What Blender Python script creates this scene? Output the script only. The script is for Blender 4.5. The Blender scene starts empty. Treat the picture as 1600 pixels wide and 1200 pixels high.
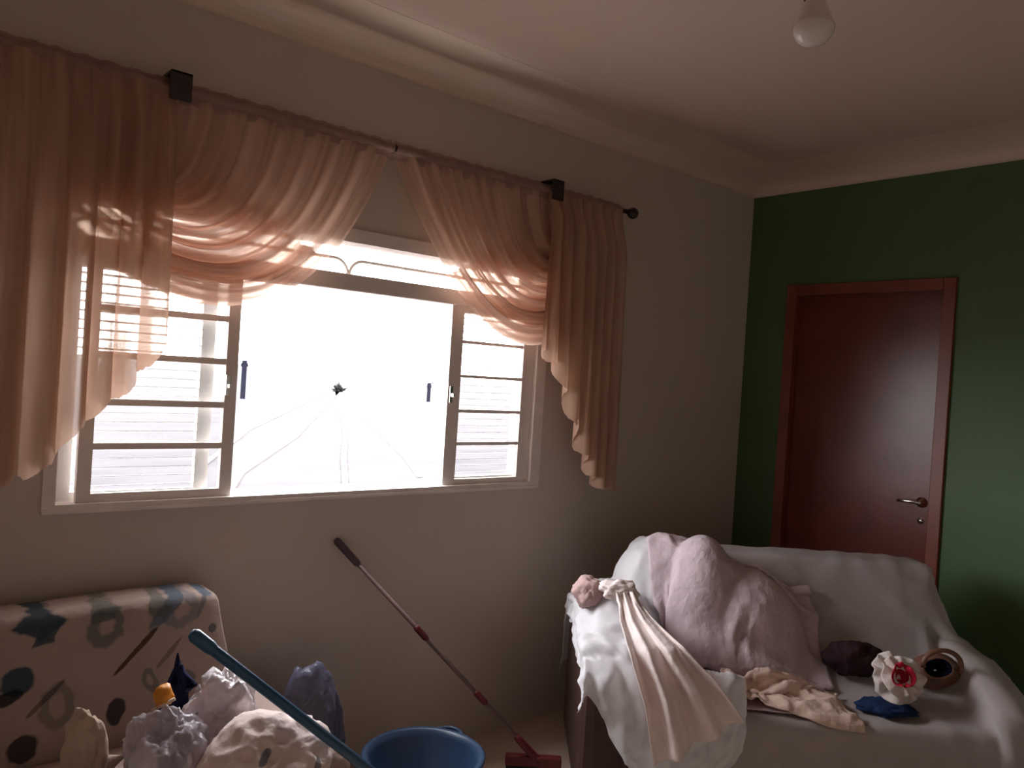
import bpy, bmesh, math, random
import numpy as np
from mathutils import Vector, noise

# ------------------------------------------------------------------ camera, sky, exposure
sc = bpy.context.scene
CAM = (-4.008, -2.659, 1.556)
YAW, PITCH, ROLL, FPX = 0.7065, -0.0097, 0.0639, 1254.0
cam_d = bpy.data.cameras.new('camera')
cam = bpy.data.objects.new('camera', cam_d)
sc.collection.objects.link(cam)
cam_d.sensor_fit = 'HORIZONTAL'
cam_d.sensor_width = 36.0
cam_d.lens = FPX / 1600.0 * 36.0
cam_d.clip_start = 0.05
cam_d.clip_end = 500
_f = Vector((math.sin(YAW) * math.cos(PITCH), math.cos(YAW) * math.cos(PITCH), math.sin(PITCH)))
_r = Vector((math.cos(YAW), -math.sin(YAW), 0))
_u = _r.cross(_f)
_r2 = _r * math.cos(ROLL) + _u * math.sin(ROLL)
_u2 = -_r * math.sin(ROLL) + _u * math.cos(ROLL)
from mathutils import Matrix
cam.matrix_world = Matrix(((_r2.x, _u2.x, -_f.x, CAM[0]), (_r2.y, _u2.y, -_f.y, CAM[1]),
                           (_r2.z, _u2.z, -_f.z, CAM[2]), (0, 0, 0, 1)))
sc.camera = cam

SKY = 9.0
world = bpy.data.worlds.new('overcast_sky')
sc.world = world
world.use_nodes = True
bg = world.node_tree.nodes['Background']
bg.inputs['Color'].default_value = (0.97, 0.965, 1.0, 1)
bg.inputs['Strength'].default_value = SKY

# light portal filling the window opening (only guides sampling of the sky)
pl = bpy.data.lights.new('window_portal', 'AREA')
pl.shape = 'RECTANGLE'
pl.size, pl.size_y = 1.96, 0.98
pl.cycles.is_portal = True
plo = bpy.data.objects.new('window_portal', pl)
sc.collection.objects.link(plo)
plo.location = (-2.536, 0.17, 1.57)
plo.rotation_euler = (-math.pi / 2, 0, 0)

sc.view_settings.view_transform = 'Standard'
sc.view_settings.look = 'None'
sc.view_settings.gamma = 1.0
sc.view_settings.use_curve_mapping = False
sc.view_settings.exposure = 1.2
sc.cycles.use_denoising = True
sc.cycles.max_bounces = 14
sc.cycles.diffuse_bounces = 8
sc.cycles.transparent_max_bounces = 32
sc.cycles.sample_clamp_indirect = 12

random.seed(7)
PI = math.pi
COL = sc.collection

# ------------------------------------------------------------------ helpers
def tag(o, label=None, cat=None, group=None, kind=None):
    if label: o['label'] = label
    if cat: o['category'] = cat
    if group: o['group'] = group
    if kind: o['kind'] = kind
    return o

def empty(name, loc=(0, 0, 0), rz=0.0):
    o = bpy.data.objects.new(name, None)
    o.empty_display_size = 0.1
    o.location = loc
    o.rotation_euler = (0, 0, rz)
    COL.objects.link(o)
    return o

def link(name, me, mat, parent=None):
    o = bpy.data.objects.new(name, me)
    COL.objects.link(o)
    if mat is not None and not me.materials:
        me.materials.append(mat)
    if parent is not None:
        o.parent = parent
        # geometry is given in world space: undo the parent's transform
        pm = Matrix.Translation(parent.location) @ parent.rotation_euler.to_matrix().to_4x4()
        g = parent.parent
        while g is not None:
            pm = (Matrix.Translation(g.location) @ g.rotation_euler.to_matrix().to_4x4()) @ pm
            g = g.parent
        o.matrix_parent_inverse = pm.inverted()
    return o

def obj(name, bm, mat, parent=None, smooth=False):
    me = bpy.data.meshes.new(name)
    bmesh.ops.recalc_face_normals(bm, faces=bm.faces)
    bm.to_mesh(me)
    bm.free()
    if smooth:
        for p in me.polygons: p.use_smooth = True
    return link(name, me, mat, parent)

def box(bm, x0, x1, y0, y1, z0, z1, bev=0.0):
    r = bmesh.ops.create_cube(bm, size=1.0)
    vs = r['verts']
    for v in vs:
        v.co = Vector(((x0 + x1) / 2 + v.co.x * (x1 - x0), (y0 + y1) / 2 + v.co.y * (y1 - y0),
                       (z0 + z1) / 2 + v.co.z * (z1 - z0)))
    if bev > 0:
        es = list({e for v in vs for e in v.link_edges})
        bmesh.ops.bevel(bm, geom=es, offset=bev, segments=2, affect='EDGES', profile=0.5)
    return bm

def boxobj(name, dims, mat, parent=None, bev=0.0):
    bm = bmesh.new()
    box(bm, *dims, bev=bev)
    return obj(name, bm, mat, parent)

def tube(bm, pts, rad, n=10, cap=True):
    """round tube along a list of points; rad number or list"""
    pts = [Vector(p) for p in pts]
    rads = rad if isinstance(rad, (list, tuple)) else [rad] * len(pts)
    rings = []
    prev = None
    for i, p in enumerate(pts):
        d = (pts[min(i + 1, len(pts) - 1)] - pts[max(i - 1, 0)]).normalized()
        if prev is None:
            a = Vector((0, 0, 1)) if abs(d.z) < 0.9 else Vector((1, 0, 0))
            s = d.cross(a).normalized()
        else:
            s = (prev - d * prev.dot(d)).normalized()
        prev = s
        t = d.cross(s)
        rings.append([bm.verts.new(p + (s * math.cos(2 * PI * k / n) + t * math.sin(2 * PI * k / n)) * rads[i]) for k in range(n)])
    for i in range(len(rings) - 1):
        for k in range(n):
            bm.faces.new((rings[i][k], rings[i][(k + 1) % n], rings[i + 1][(k + 1) % n], rings[i + 1][k]))
    if cap:
        bm.faces.new(rings[0][::-1])
        bm.faces.new(rings[-1])
    return bm

def tubeobj(name, pts, rad, mat, parent=None, n=12):
    bm = bmesh.new()
    tube(bm, pts, rad, n)
    return obj(name, bm, mat, parent, smooth=True)

def lathe(bm, prof, origin, axis=(0, 0, 1), n=24):
    ax = Vector(axis).normalized()
    a = Vector((1, 0, 0)) if abs(ax.x) < 0.9 else Vector((0, 1, 0))
    s = ax.cross(a).normalized()
    t = ax.cross(s)
    o = Vector(origin)
    rings = []
    for r, h in prof:
        if r < 1e-6:
            rings.append([bm.verts.new(o + ax * h)])
        else:
            rings.append([bm.verts.new(o + ax * h + (s * math.cos(2 * PI * k / n) + t * math.sin(2 * PI * k / n)) * r) for k in range(n)])
    for i in range(len(rings) - 1):
        A, B = rings[i], rings[i + 1]
        for k in range(n):
            k2 = (k + 1) % n
            if len(A) == 1 and len(B) == 1: continue
            if len(A) == 1: bm.faces.new((A[0], B[k2], B[k]))
            elif len(B) == 1: bm.faces.new((A[k], A[k2], B[0]))
            else: bm.faces.new((A[k], A[k2], B[k2], B[k]))
    return bm

def gridmesh(name, P, mat, parent=None, smooth=True, thick=0.0):
    """P: (n,m,3) array of world points -> quad mesh with uv"""
    n, m = P.shape[:2]
    me = bpy.data.meshes.new(name)
    idx = np.arange(n * m).reshape(n, m)
    q = np.stack([idx[:-1, :-1], idx[1:, :-1], idx[1:, 1:], idx[:-1, 1:]], -1).reshape(-1, 4)
    me.from_pydata(P.reshape(-1, 3).tolist(), [], q.tolist())
    uv = me.uv_layers.new(name='UVMap')
    U, V = np.meshgrid(np.linspace(0, 1, n), np.linspace(0, 1, m), indexing='ij')
    UV = np.stack([U, V], -1).reshape(-1, 2)
    li = np.empty(len(me.loops), dtype=np.int32)
    me.loops.foreach_get('vertex_index', li)
    uv.data.foreach_set('uv', UV[li].astype(np.float32).ravel())
    if smooth:
        me.polygons.foreach_set('use_smooth', np.ones(len(me.polygons), dtype=bool))
    me.update()
    o = link(name, me, mat, parent)
    if thick:
        md = o.modifiers.new('thickness', 'SOLIDIFY')
        md.thickness = thick
        md.offset = 0
    return o

# ------------------------------------------------------------------ materials
def new_mat(name):
    m = bpy.data.materials.new(name)
    m.use_nodes = True
    nt = m.node_tree
    return m, nt, nt.nodes['Principled BSDF'], nt.nodes['Material Output']

def mat_basic(name, col, rough=0.6, var=0.08, scale=8.0, bump=0.0, bscale=60.0, metal=0.0, spec=0.5, coat=0.0):
    m, nt, b, out = new_mat(name)
    N, L = nt.nodes, nt.links
    b.inputs['Roughness'].default_value = rough
    b.inputs['Metallic'].default_value = metal
    b.inputs['Specular IOR Level'].default_value = spec
    b.inputs['Coat Weight'].default_value = coat
    tc = N.new('ShaderNodeTexCoord')
    nz = N.new('ShaderNodeTexNoise')
    nz.inputs['Scale'].default_value = scale
    nz.inputs['Detail'].default_value = 4
    L.new(tc.outputs['Object'], nz.inputs['Vector'])
    rp = N.new('ShaderNodeValToRGB')
    rp.color_ramp.elements[0].position = 0.3
    rp.color_ramp.elements[1].position = 0.7
    rp.color_ramp.elements[0].color = tuple(c * (1 - var) for c in col) + (1,)
    rp.color_ramp.elements[1].color = tuple(min(1, c * (1 + var)) for c in col) + (1,)
    L.new(nz.outputs['Fac'], rp.inputs['Fac'])
    L.new(rp.outputs['Color'], b.inputs['Base Color'])
    if bump > 0:
        n2 = N.new('ShaderNodeTexNoise')
        n2.inputs['Scale'].default_value = bscale
        n2.inputs['Detail'].default_value = 3
        L.new(tc.outputs['Object'], n2.inputs['Vector'])
        bp = N.new('ShaderNodeBump')
        bp.inputs['Strength'].default_value = bump
        bp.inputs['Distance'].default_value = 0.01
        L.new(n2.outputs['Fac'], bp.inputs['Height'])
        L.new(bp.outputs['Normal'], b.inputs['Normal'])
    return m

def mat_cloth(name, col, transl=0.25, var=0.08, scale=6.0, bump=0.25, bscale=35.0, transp=0.0, rough=0.9, gloss=0.0):
    """thin woven cloth: diffuse + translucent (+ a little see-through)"""
    m, nt, b, out = new_mat(name)
    N, L = nt.nodes, nt.links
    N.remove(b)
    tc = N.new('ShaderNodeTexCoord')
    nz = N.new('ShaderNodeTexNoise')
    nz.inputs['Scale'].default_value = scale
    nz.inputs['Detail'].default_value = 5
    L.new(tc.outputs['Object'], nz.inputs['Vector'])
    rp = N.new('ShaderNodeValToRGB')
    rp.color_ramp.elements[0].position = 0.3
    rp.color_ramp.elements[1].position = 0.7
    rp.color_ramp.elements[0].color = tuple(c * (1 - var) for c in col) + (1,)
    rp.color_ramp.elements[1].color = tuple(min(1, c * (1 + var)) for c in col) + (1,)
    L.new(nz.outputs['Fac'], rp.inputs['Fac'])
    n2 = N.new('ShaderNodeTexNoise')
    n2.inputs['Scale'].default_value = bscale
    n2.inputs['Detail'].default_value = 4
    L.new(tc.outputs['Object'], n2.inputs['Vector'])
    bp = N.new('ShaderNodeBump')
    bp.inputs['Strength'].default_value = bump
    bp.inputs['Distance'].default_value = 0.02
    L.new(n2.outputs['Fac'], bp.inputs['Height'])
    d = N.new('ShaderNodeBsdfPrincipled')
    d.inputs['Roughness'].default_value = rough
    d.inputs['Specular IOR Level'].default_value = 0.2 + gloss
    t = N.new('ShaderNodeBsdfTranslucent')
    L.new(rp.outputs['Color'], d.inputs['Base Color'])
    L.new(rp.outputs['Color'], t.inputs['Color'])
    L.new(bp.outputs['Normal'], d.inputs['Normal'])
    L.new(bp.outputs['Normal'], t.inputs['Normal'])
    mx = N.new('ShaderNodeMixShader')
    mx.inputs[0].default_value = transl
    L.new(d.outputs[0], mx.inputs[1])
    L.new(t.outputs[0], mx.inputs[2])
    last = mx
    if transp > 0:
        tr = N.new('ShaderNodeBsdfTransparent')
        m2 = N.new('ShaderNodeMixShader')
        m2.inputs[0].default_value = transp
        L.new(mx.outputs[0], m2.inputs[1])
        L.new(tr.outputs[0], m2.inputs[2])
        last = m2
    L.new(last.outputs[0], out.inputs['Surface'])
    return m

def mat_sheer(name, col, folds, lo, hi):
    """sheer voile: see-through between the gathers, dense in the gathers (pattern runs along uv.x)"""
    m, nt, b, out = new_mat(name)
    N, L = nt.nodes, nt.links
    N.remove(b)
    uv = N.new('ShaderNodeUVMap')
    sx = N.new('ShaderNodeSeparateXYZ')
    L.new(uv.outputs['UV'], sx.inputs[0])
    cmb = N.new('ShaderNodeCombineXYZ')
    mu = N.new('ShaderNodeMath'); mu.operation = 'MULTIPLY'; mu.inputs[1].default_value = folds
    mv = N.new('ShaderNodeMath'); mv.operation = 'MULTIPLY'; mv.inputs[1].default_value = 1.3
    L.new(sx.outputs['X'], mu.inputs[0]); L.new(sx.outputs['Y'], mv.inputs[0])
    L.new(mu.outputs[0], cmb.inputs['X']); L.new(mv.outputs[0], cmb.inputs['Y'])
    nz = N.new('ShaderNodeTexNoise')
    nz.inputs['Scale'].default_value = 1.0
    nz.inputs['Detail'].default_value = 2.0
    L.new(cmb.outputs[0], nz.inputs['Vector'])
    mr = N.new('ShaderNodeMapRange')
    mr.interpolation_type = 'SMOOTHSTEP'
    mr.inputs['From Min'].default_value = 0.36
    mr.inputs['From Max'].default_value = 0.58
    mr.inputs['To Min'].default_value = lo
    mr.inputs['To Max'].default_value = hi
    L.new(nz.outputs['Fac'], mr.inputs['Value'])
    opac = mr.outputs[0]
    d = N.new('ShaderNodeBsdfDiffuse'); d.inputs['Color'].default_value = col + (1,)
    t = N.new('ShaderNodeBsdfTranslucent'); t.inputs['Color'].default_value = col + (1,)
    mx = N.new('ShaderNodeMixShader'); mx.inputs[0].default_value = 0.42
    L.new(d.outputs[0], mx.inputs[1]); L.new(t.outputs[0], mx.inputs[2])
    tr = N.new('ShaderNodeBsdfTransparent')
    tr.inputs['Color'].default_value = (1, 0.9, 0.82, 1)
    m2 = N.new('ShaderNodeMixShader')
    L.new(opac, m2.inputs[0])
    L.new(tr.outputs[0], m2.inputs[1]); L.new(mx.outputs[0], m2.inputs[2])
    L.new(m2.outputs[0], out.inputs['Surface'])
    return m

def mat_glass(name, refl=0.07, tint=(0.94, 0.95, 0.95)):
    m, nt, b, out = new_mat(name)
    N, L = nt.nodes, nt.links
    N.remove(b)
    tr = N.new('ShaderNodeBsdfTransparent'); tr.inputs['Color'].default_value = tint + (1,)
    gl = N.new('ShaderNodeBsdfGlossy'); gl.inputs['Roughness'].default_value = 0.03
    nz = N.new('ShaderNodeTexNoise'); nz.inputs['Scale'].default_value = 3
    mr = N.new('ShaderNodeMapRange')
    mr.inputs['To Min'].default_value = refl * 0.8; mr.inputs['To Max'].default_value = refl * 1.2
    L.new(nz.outputs['Fac'], mr.inputs['Value'])
    mx = N.new('ShaderNodeMixShader')
    L.new(mr.outputs[0], mx.inputs[0])
    L.new(tr.outputs[0], mx.inputs[1]); L.new(gl.outputs[0], mx.inputs[2])
    L.new(mx.outputs[0], out.inputs['Surface'])
    return m

def mat_plastic_film(name, col, transp=0.45):
    m, nt, b, out = new_mat(name)
    N, L = nt.nodes, nt.links
    b.inputs['Base Color'].default_value = col + (1,)
    b.inputs['Roughness'].default_value = 0.25
    nz = N.new('ShaderNodeTexNoise'); nz.inputs['Scale'].default_value = 25; nz.inputs['Detail'].default_value = 4
    bp = N.new('ShaderNodeBump'); bp.inputs['Strength'].default_value = 0.6; bp.inputs['Distance'].default_value = 0.02
    tc = N.new('ShaderNodeTexCoord')
    L.new(tc.outputs['Object'], nz.inputs['Vector'])
    L.new(nz.outputs['Fac'], bp.inputs['Height']); L.new(bp.outputs['Normal'], b.inputs['Normal'])
    tr = N.new('ShaderNodeBsdfTransparent')
    mx = N.new('ShaderNodeMixShader'); mx.inputs[0].default_value = transp
    L.new(b.outputs[0], mx.inputs[1]); L.new(tr.outputs[0], mx.inputs[2])
    L.new(mx.outputs[0], out.inputs['Surface'])
    return m

def mat_print(name, base, motifs):
    """cloth with flat printed motifs. motif: (x, z, half_w, half_h, angle, kind, colour) on the object's x/z plane"""
    m = mat_cloth(name, base, transl=0.1, var=0.1, scale=5)
    nt = m.node_tree
    N, L = nt.nodes, nt.links
    d = next(n for n in N if n.type == 'BSDF_PRINCIPLED')
    t = next(n for n in N if n.type == 'BSDF_TRANSLUCENT')
    src = d.inputs['Base Color'].links[0].from_socket
    tc = N.new('ShaderNodeTexCoord')
    nz = N.new('ShaderNodeTexNoise'); nz.inputs['Scale'].default_value = 22; nz.inputs['Detail'].default_value = 3
    L.new(tc.outputs['Object'], nz.inputs['Vector'])
    for (x, z, hw, hh, ang, kind, col, op) in motifs:
        mp = N.new('ShaderNodeMapping'); mp.vector_type = 'TEXTURE'
        mp.inputs['Location'].default_value = (x, 0, z)
        mp.inputs['Rotation'].default_value = (0, -ang, 0)
        mp.inputs['Scale'].default_value = (hw, 1000, hh)
        L.new(tc.outputs['Object'], mp.inputs['Vector'])
        if kind == 'diamond':
            ab = N.new('ShaderNodeVectorMath'); ab.operation = 'ABSOLUTE'
            L.new(mp.outputs[0], ab.inputs[0])
            dt = N.new('ShaderNodeVectorMath'); dt.operation = 'DOT_PRODUCT'; dt.inputs[1].default_value = (1, 0, 1)
            L.new(ab.outputs[0], dt.inputs[0])
            dist = dt.outputs['Value']
        else:
            ln = N.new('ShaderNodeVectorMath'); ln.operation = 'LENGTH'
            L.new(mp.outputs[0], ln.inputs[0])
            dist = ln.outputs['Value']
        ad = N.new('ShaderNodeMath'); ad.operation = 'MULTIPLY_ADD'
        ad.inputs[1].default_value = 0.9; L.new(nz.outputs['Fac'], ad.inputs[0]); L.new(dist, ad.inputs[2])
        mr = N.new('ShaderNodeMapRange')
        if kind == 'ring':
            ab2 = N.new('ShaderNodeMath'); ab2.operation = 'SUBTRACT'; ab2.inputs[1].default_value = 1.2
            L.new(ad.outputs[0], ab2.inputs[0])
            ab3 = N.new('ShaderNodeMath'); ab3.operation = 'ABSOLUTE'; L.new(ab2.outputs[0], ab3.inputs[0])
            L.new(ab3.outputs[0], mr.inputs['Value'])
            mr.inputs['From Min'].default_value = 0.18; mr.inputs['From Max'].default_value = 0.34
        else:
            L.new(ad.outputs[0], mr.inputs['Value'])
            mr.inputs['From Min'].default_value = 1.3; mr.inputs['From Max'].default_value = 1.5
        mr.inputs['To Min'].default_value = op; mr.inputs['To Max'].default_value = 0.0
        mix = N.new('ShaderNodeMixRGB')
        L.new(mr.outputs[0], mix.inputs['Fac']); L.new(src, mix.inputs['Color1'])
        mix.inputs['Color2'].default_value = col + (1,)
        src = mix.outputs['Color']
    L.new(src, d.inputs['Base Color']); L.new(src, t.inputs['Color'])
    return m

M = {}
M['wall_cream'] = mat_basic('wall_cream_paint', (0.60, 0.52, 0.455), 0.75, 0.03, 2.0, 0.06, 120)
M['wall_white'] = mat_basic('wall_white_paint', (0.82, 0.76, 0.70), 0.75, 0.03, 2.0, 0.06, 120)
M['wall_green'] = mat_basic('wall_green_paint', (0.066, 0.130, 0.045), 0.55, 0.05, 2.0, 0.06, 120)
M['ceiling'] = mat_basic('ceiling_paint', (0.66, 0.515, 0.43), 0.8, 0.03, 1.5, 0.05, 90)
M['plaster'] = mat_basic('plaster_cove', (0.72, 0.58, 0.48), 0.7, 0.02, 2.0, 0.03, 90)
M['floor'] = mat_basic('floor_ceramic', (0.55, 0.44, 0.34), 0.35, 0.1, 4.0, 0.02, 40)
M['frame'] = mat_basic('window_steel_paint', (0.78, 0.71, 0.66), 0.5, 0.06, 10.0, 0.04, 80)
M['slat'] = mat_basic('louver_steel', (0.72, 0.70, 0.68), 0.5, 0.05, 12.0)
M['glass'] = mat_glass('window_glass')
M['door'] = mat_basic('door_varnished_wood', (0.15, 0.026, 0.013), 0.30, 0.15, 5.0, 0.05, 25)
M['door_frame'] = mat_basic('door_frame_wood', (0.20, 0.045, 0.022), 0.4, 0.15, 6.0, 0.05, 30)
M['chrome'] = mat_basic('chrome', (0.75, 0.73, 0.70), 0.2, 0.02, 5, metal=1.0)
M['dark_metal'] = mat_basic('rod_dark_bronze', (0.045, 0.030, 0.032), 0.4, 0.15, 20, metal=0.3)
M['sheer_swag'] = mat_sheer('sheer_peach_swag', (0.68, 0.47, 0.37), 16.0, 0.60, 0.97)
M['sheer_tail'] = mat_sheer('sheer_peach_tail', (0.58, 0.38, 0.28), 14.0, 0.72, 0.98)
M['header'] = mat_cloth('curtain_header', (0.42, 0.28, 0.23), 0.3, 0.1, 30)  # same cloth as the curtain, with some shade kept in its darker colour
M['sofa_brown'] = mat_basic('sofa_dark_brown', (0.055, 0.024, 0.018), 0.6, 0.2, 12, 0.2, 200)
M['sheet'] = mat_cloth('white_dust_sheet', (0.74, 0.67, 0.66), 0.3, 0.05, 7, 0.12, 30, transp=0.2)
M['sheet_b'] = mat_cloth('white_plastic_sheet', (0.90, 0.89, 0.92), 0.25, 0.04, 7, 0.12, 25, gloss=0.3, rough=0.5, transp=0.05)
M['lilac'] = mat_cloth('lilac_cloth', (0.68, 0.56, 0.60), 0.15, 0.10, 9, 0.4, 30)
M['cream'] = mat_cloth('cream_cloth', (0.90, 0.80, 0.77), 0.15, 0.08, 8, 0.3, 30)
M['beige'] = mat_cloth('beige_cloth', (0.60, 0.46, 0.36), 0.15, 0.12, 12, 0.3, 30)
M['peach'] = mat_cloth('peach_cloth', (0.86, 0.66, 0.56), 0.15, 0.10, 8, 0.4, 30)
M['pink'] = mat_cloth('dusty_pink_cloth', (0.52, 0.36, 0.34), 0.1, 0.12, 9, 0.4, 30)
M['maroon'] = mat_cloth('dark_maroon_fabric', (0.035, 0.014, 0.018), 0.05, 0.2, 12, 0.4, 40)
M['red'] = mat_cloth('crimson_cloth', (0.50, 0.02, 0.045), 0.1, 0.25, 20, 0.3, 40)
M['white_frill'] = mat_cloth('white_frill', (0.80, 0.72, 0.68), 0.2, 0.06, 20, 0.3, 40)
M['blue_cloth'] = mat_cloth('blue_cloth', (0.012, 0.028, 0.09), 0.05, 0.2, 12, 0.3, 40)
M['brown_leather'] = mat_basic('brown_leather', (0.17, 0.075, 0.045), 0.5, 0.2, 14, 0.2, 90)
M['dark_navy'] = mat_basic('navy_lining', (0.006, 0.006, 0.02), 0.9, 0.2, 14, spec=0.08)
M['blue_pole'] = mat_basic('turquoise_plastic', (0.025, 0.10, 0.20), 0.35, 0.1, 9)
M['bucket'] = mat_basic('blue_plastic_basin', (0.035, 0.075, 0.15), 0.35, 0.08, 6)
M['mop_steel'] = mat_basic('painted_mop_handle', (0.20, 0.13, 0.12), 0.4, 0.15, 14)
M['mop_red'] = mat_basic('red_plastic', (0.15, 0.015, 0.02), 0.4, 0.1, 10)
M['mop_grip'] = mat_basic('dark_grip', (0.10, 0.05, 0.07), 0.6, 0.1, 20)
M['rubber'] = mat_basic('black_rubber', (0.015, 0.014, 0.014), 0.7, 0.1, 20)
M['bulb_white'] = mat_basic('bulb_white_plastic', (0.70, 0.62, 0.56), 0.3, 0.03, 8)
M['bulb_glass'] = mat_basic('bulb_frosted', (0.82, 0.76, 0.71), 0.15, 0.02, 8)
M['socket'] = mat_basic('black_bakelite', (0.008, 0.005, 0.005), 0.35, 0.1, 10)
M['film'] = mat_plastic_film('clear_plastic_bag', (0.62, 0.56, 0.62), 0.35)
M['film_w'] = mat_plastic_film('white_plastic_bag', (0.75, 0.68, 0.70), 0.15)
M['greybag'] = mat_plastic_film('blue_grey_plastic', (0.13, 0.13, 0.20), 0.15)
M['orange'] = mat_basic('orange_packet', (0.75, 0.28, 0.02), 0.4, 0.2, 20)
M['stick'] = mat_basic('pale_wood', (0.70, 0.52, 0.36), 0.6, 0.1, 20)
M['navy_cloth'] = mat_cloth('navy_cloth', (0.012, 0.014, 0.05), 0.05, 0.2, 12)
M['earth'] = mat_basic('pale_earth', (0.044, 0.040, 0.042), 0.95, 0.22, 1.0, 0.2, 3, spec=0.05)
_nt = M['earth'].node_tree
_tc = next(n for n in _nt.nodes if n.type == 'TEX_COORD')
_mp = _nt.nodes.new('ShaderNodeMapping')          # long streaks of raked soil
_mp.inputs['Rotation'].default_value = (0, 0, YAW)
_mp.inputs['Scale'].default_value = (0.35, 1.6, 1.0)
for _l in list(_tc.outputs['Object'].links):
    _t = _l.to_socket
    _nt.links.new(_mp.outputs[0], _t)
_nt.links.new(_tc.outputs['Object'], _mp.inputs['Vector'])
M['rut'] = mat_basic('damp_rut', (0.048, 0.045, 0.046), 0.95, 0.1, 1.5, spec=0.05)
M['track'] = mat_basic('pale_track', (0.075, 0.067, 0.066), 0.95, 0.1, 1.5, spec=0.05)
M['post'] = mat_basic('post_wood', (0.008, 0.008, 0.013), 0.9, 0.2, 6, spec=0.02)
M['shrub'] = mat_basic('dark_shrub', (0.010, 0.011, 0.010), 0.9, 0.3, 6, spec=0.05)

# ------------------------------------------------------------------ room shell
XL, YB, HC, HW, TH = -5.0, -4.3, 2.755, 2.67, 0.15
WX0, WX1, WZ0, WZ1 = -3.517, -1.555, 1.075, 2.06
DY0, DY1, DZ = -1.129, -0.257, 2.151

tag(boxobj('floor', (XL - TH, TH, YB - TH, TH, -0.12, 0.0), M['floor']), kind='structure')
tag(boxobj('ceiling', (XL - TH, TH, YB - TH, TH, HC, HC + 0.1), M['ceiling']), kind='structure')

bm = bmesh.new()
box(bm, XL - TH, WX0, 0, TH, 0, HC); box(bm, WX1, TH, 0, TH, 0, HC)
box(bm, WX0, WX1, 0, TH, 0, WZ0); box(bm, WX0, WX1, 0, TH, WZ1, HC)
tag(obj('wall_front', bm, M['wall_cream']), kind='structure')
bm = bmesh.new()
box(bm, 0, TH, YB - TH, DY0, 0, HC); box(bm, 0, TH, DY1, 0, 0, HC); box(bm, 0, TH, DY0, DY1, DZ, HC)
tag(obj('wall_right', bm, M['wall_green']), kind='structure')
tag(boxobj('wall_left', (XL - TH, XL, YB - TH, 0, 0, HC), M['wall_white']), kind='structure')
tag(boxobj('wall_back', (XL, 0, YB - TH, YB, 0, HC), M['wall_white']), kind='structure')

# plaster cove where walls meet the ceiling (concave profile)
CW = 0.29
prof = [(0.0, HW - 0.006), (0.012, HW - 0.004)]
for k in range(9):
    a = k / 8 * PI / 2
    prof.append((0.02 + (CW - 0.02) * (1 - math.cos(a)), HW + 0.002 + (HC - HW - 0.003) * math.sin(a)))
prof += [(CW, HC + 0.01), (0.0, HC + 0.01)]
def cove(name, p0, p1, inward):
    """extruded cove from p0 to p1 (mitred 45 degrees at both ends)"""
    d = (Vector(p1) - Vector(p0)).normalized()
    bm = bmesh.new()
    A = [bm.verts.new(Vector((p0[0], p0[1], 0)) + inward * w + d * w + Vector((0, 0, z))) for w, z in prof]
    B = [bm.verts.new(Vector((p1[0], p1[1], 0)) + inward * w - d * w + Vector((0, 0, z))) for w, z in prof]
    n = len(prof)
    for i in range(n):
        bm.faces.new((A[i], A[(i + 1) % n], B[(i + 1) % n], B[i]))
    bm.faces.new(A); bm.faces.new(B[::-1])
    return tag(obj(name, bm, M['plaster']), kind='structure')
cove('trim_1', (XL, 0, 0), (0, 0, 0), Vector((0, -1, 0)))
cove('trim_2', (0, 0, 0), (0, YB, 0), Vector((-1, 0, 0)))
cove('trim_3', (0, YB, 0), (XL, YB, 0), Vector((0, 1, 0)))
cove('trim_4', (XL, YB, 0), (XL, 0, 0), Vector((1, 0, 0)))

# ------------------------------------------------------------------ window
win = tag(empty('window_1', (-2.536, 0.05, WZ0)), kind='structure')
bm = bmesh.new()
fw = 0.035
box(bm, WX0, WX0 + fw, -0.012, TH, WZ0, WZ1); box(bm, WX1 - fw - 0.02, WX1, -0.012, TH, WZ0, WZ1)
box(bm, WX0 + fw, WX1 - fw - 0.02, -0.012, TH, WZ1 - 0.05, WZ1); box(bm, WX0 + fw, WX1 - fw - 0.02, -0.012, TH, WZ0, WZ0 + 0.016)
obj('window_frame', bm, M['frame'], win)
boxobj('window_sill', (WX0, WX1, -0.016, 0.0, WZ0 - 0.012, WZ0 + 0.003), M['frame'], win, 0.004)
boxobj('transom_bar', (WX0 + fw, WX1 - fw - 0.02, 0.0, 0.10, 1.832, 1.895), M['frame'], win, 0.004)
boxobj('transom_pane', (WX0 + fw, WX1 - fw - 0.02, 0.075, 0.079, 1.895, WZ1 - 0.05), M['glass'], win)
# two rounded arches of steel bar in the transom light
xm = -2.537
for (xa, xb) in ((WX0 + fw, xm), (xm, WX1 - fw - 0.02)):
    zt, zb, rr = 1.953, 1.893, 0.055
    pts = [(xa + 0.004, 0.05, zb)]
    for k in range(7):
        a = k / 6 * PI / 2
        pts.append((xa + 0.004 + rr * (1 - math.cos(a)), 0.05, zt - rr + rr * math.sin(a)))
    for k in range(7):
        a = k / 6 * PI / 2
        pts.append((xb - 0.004 - rr * (1 - math.sin(a)), 0.05, zt - rr + rr * math.cos(a)))
    pts.append((xb - 0.004, 0.05, zb))
    tubeobj('grille_arch', pts, 0.0065, M['frame'], win, 8)

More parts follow.
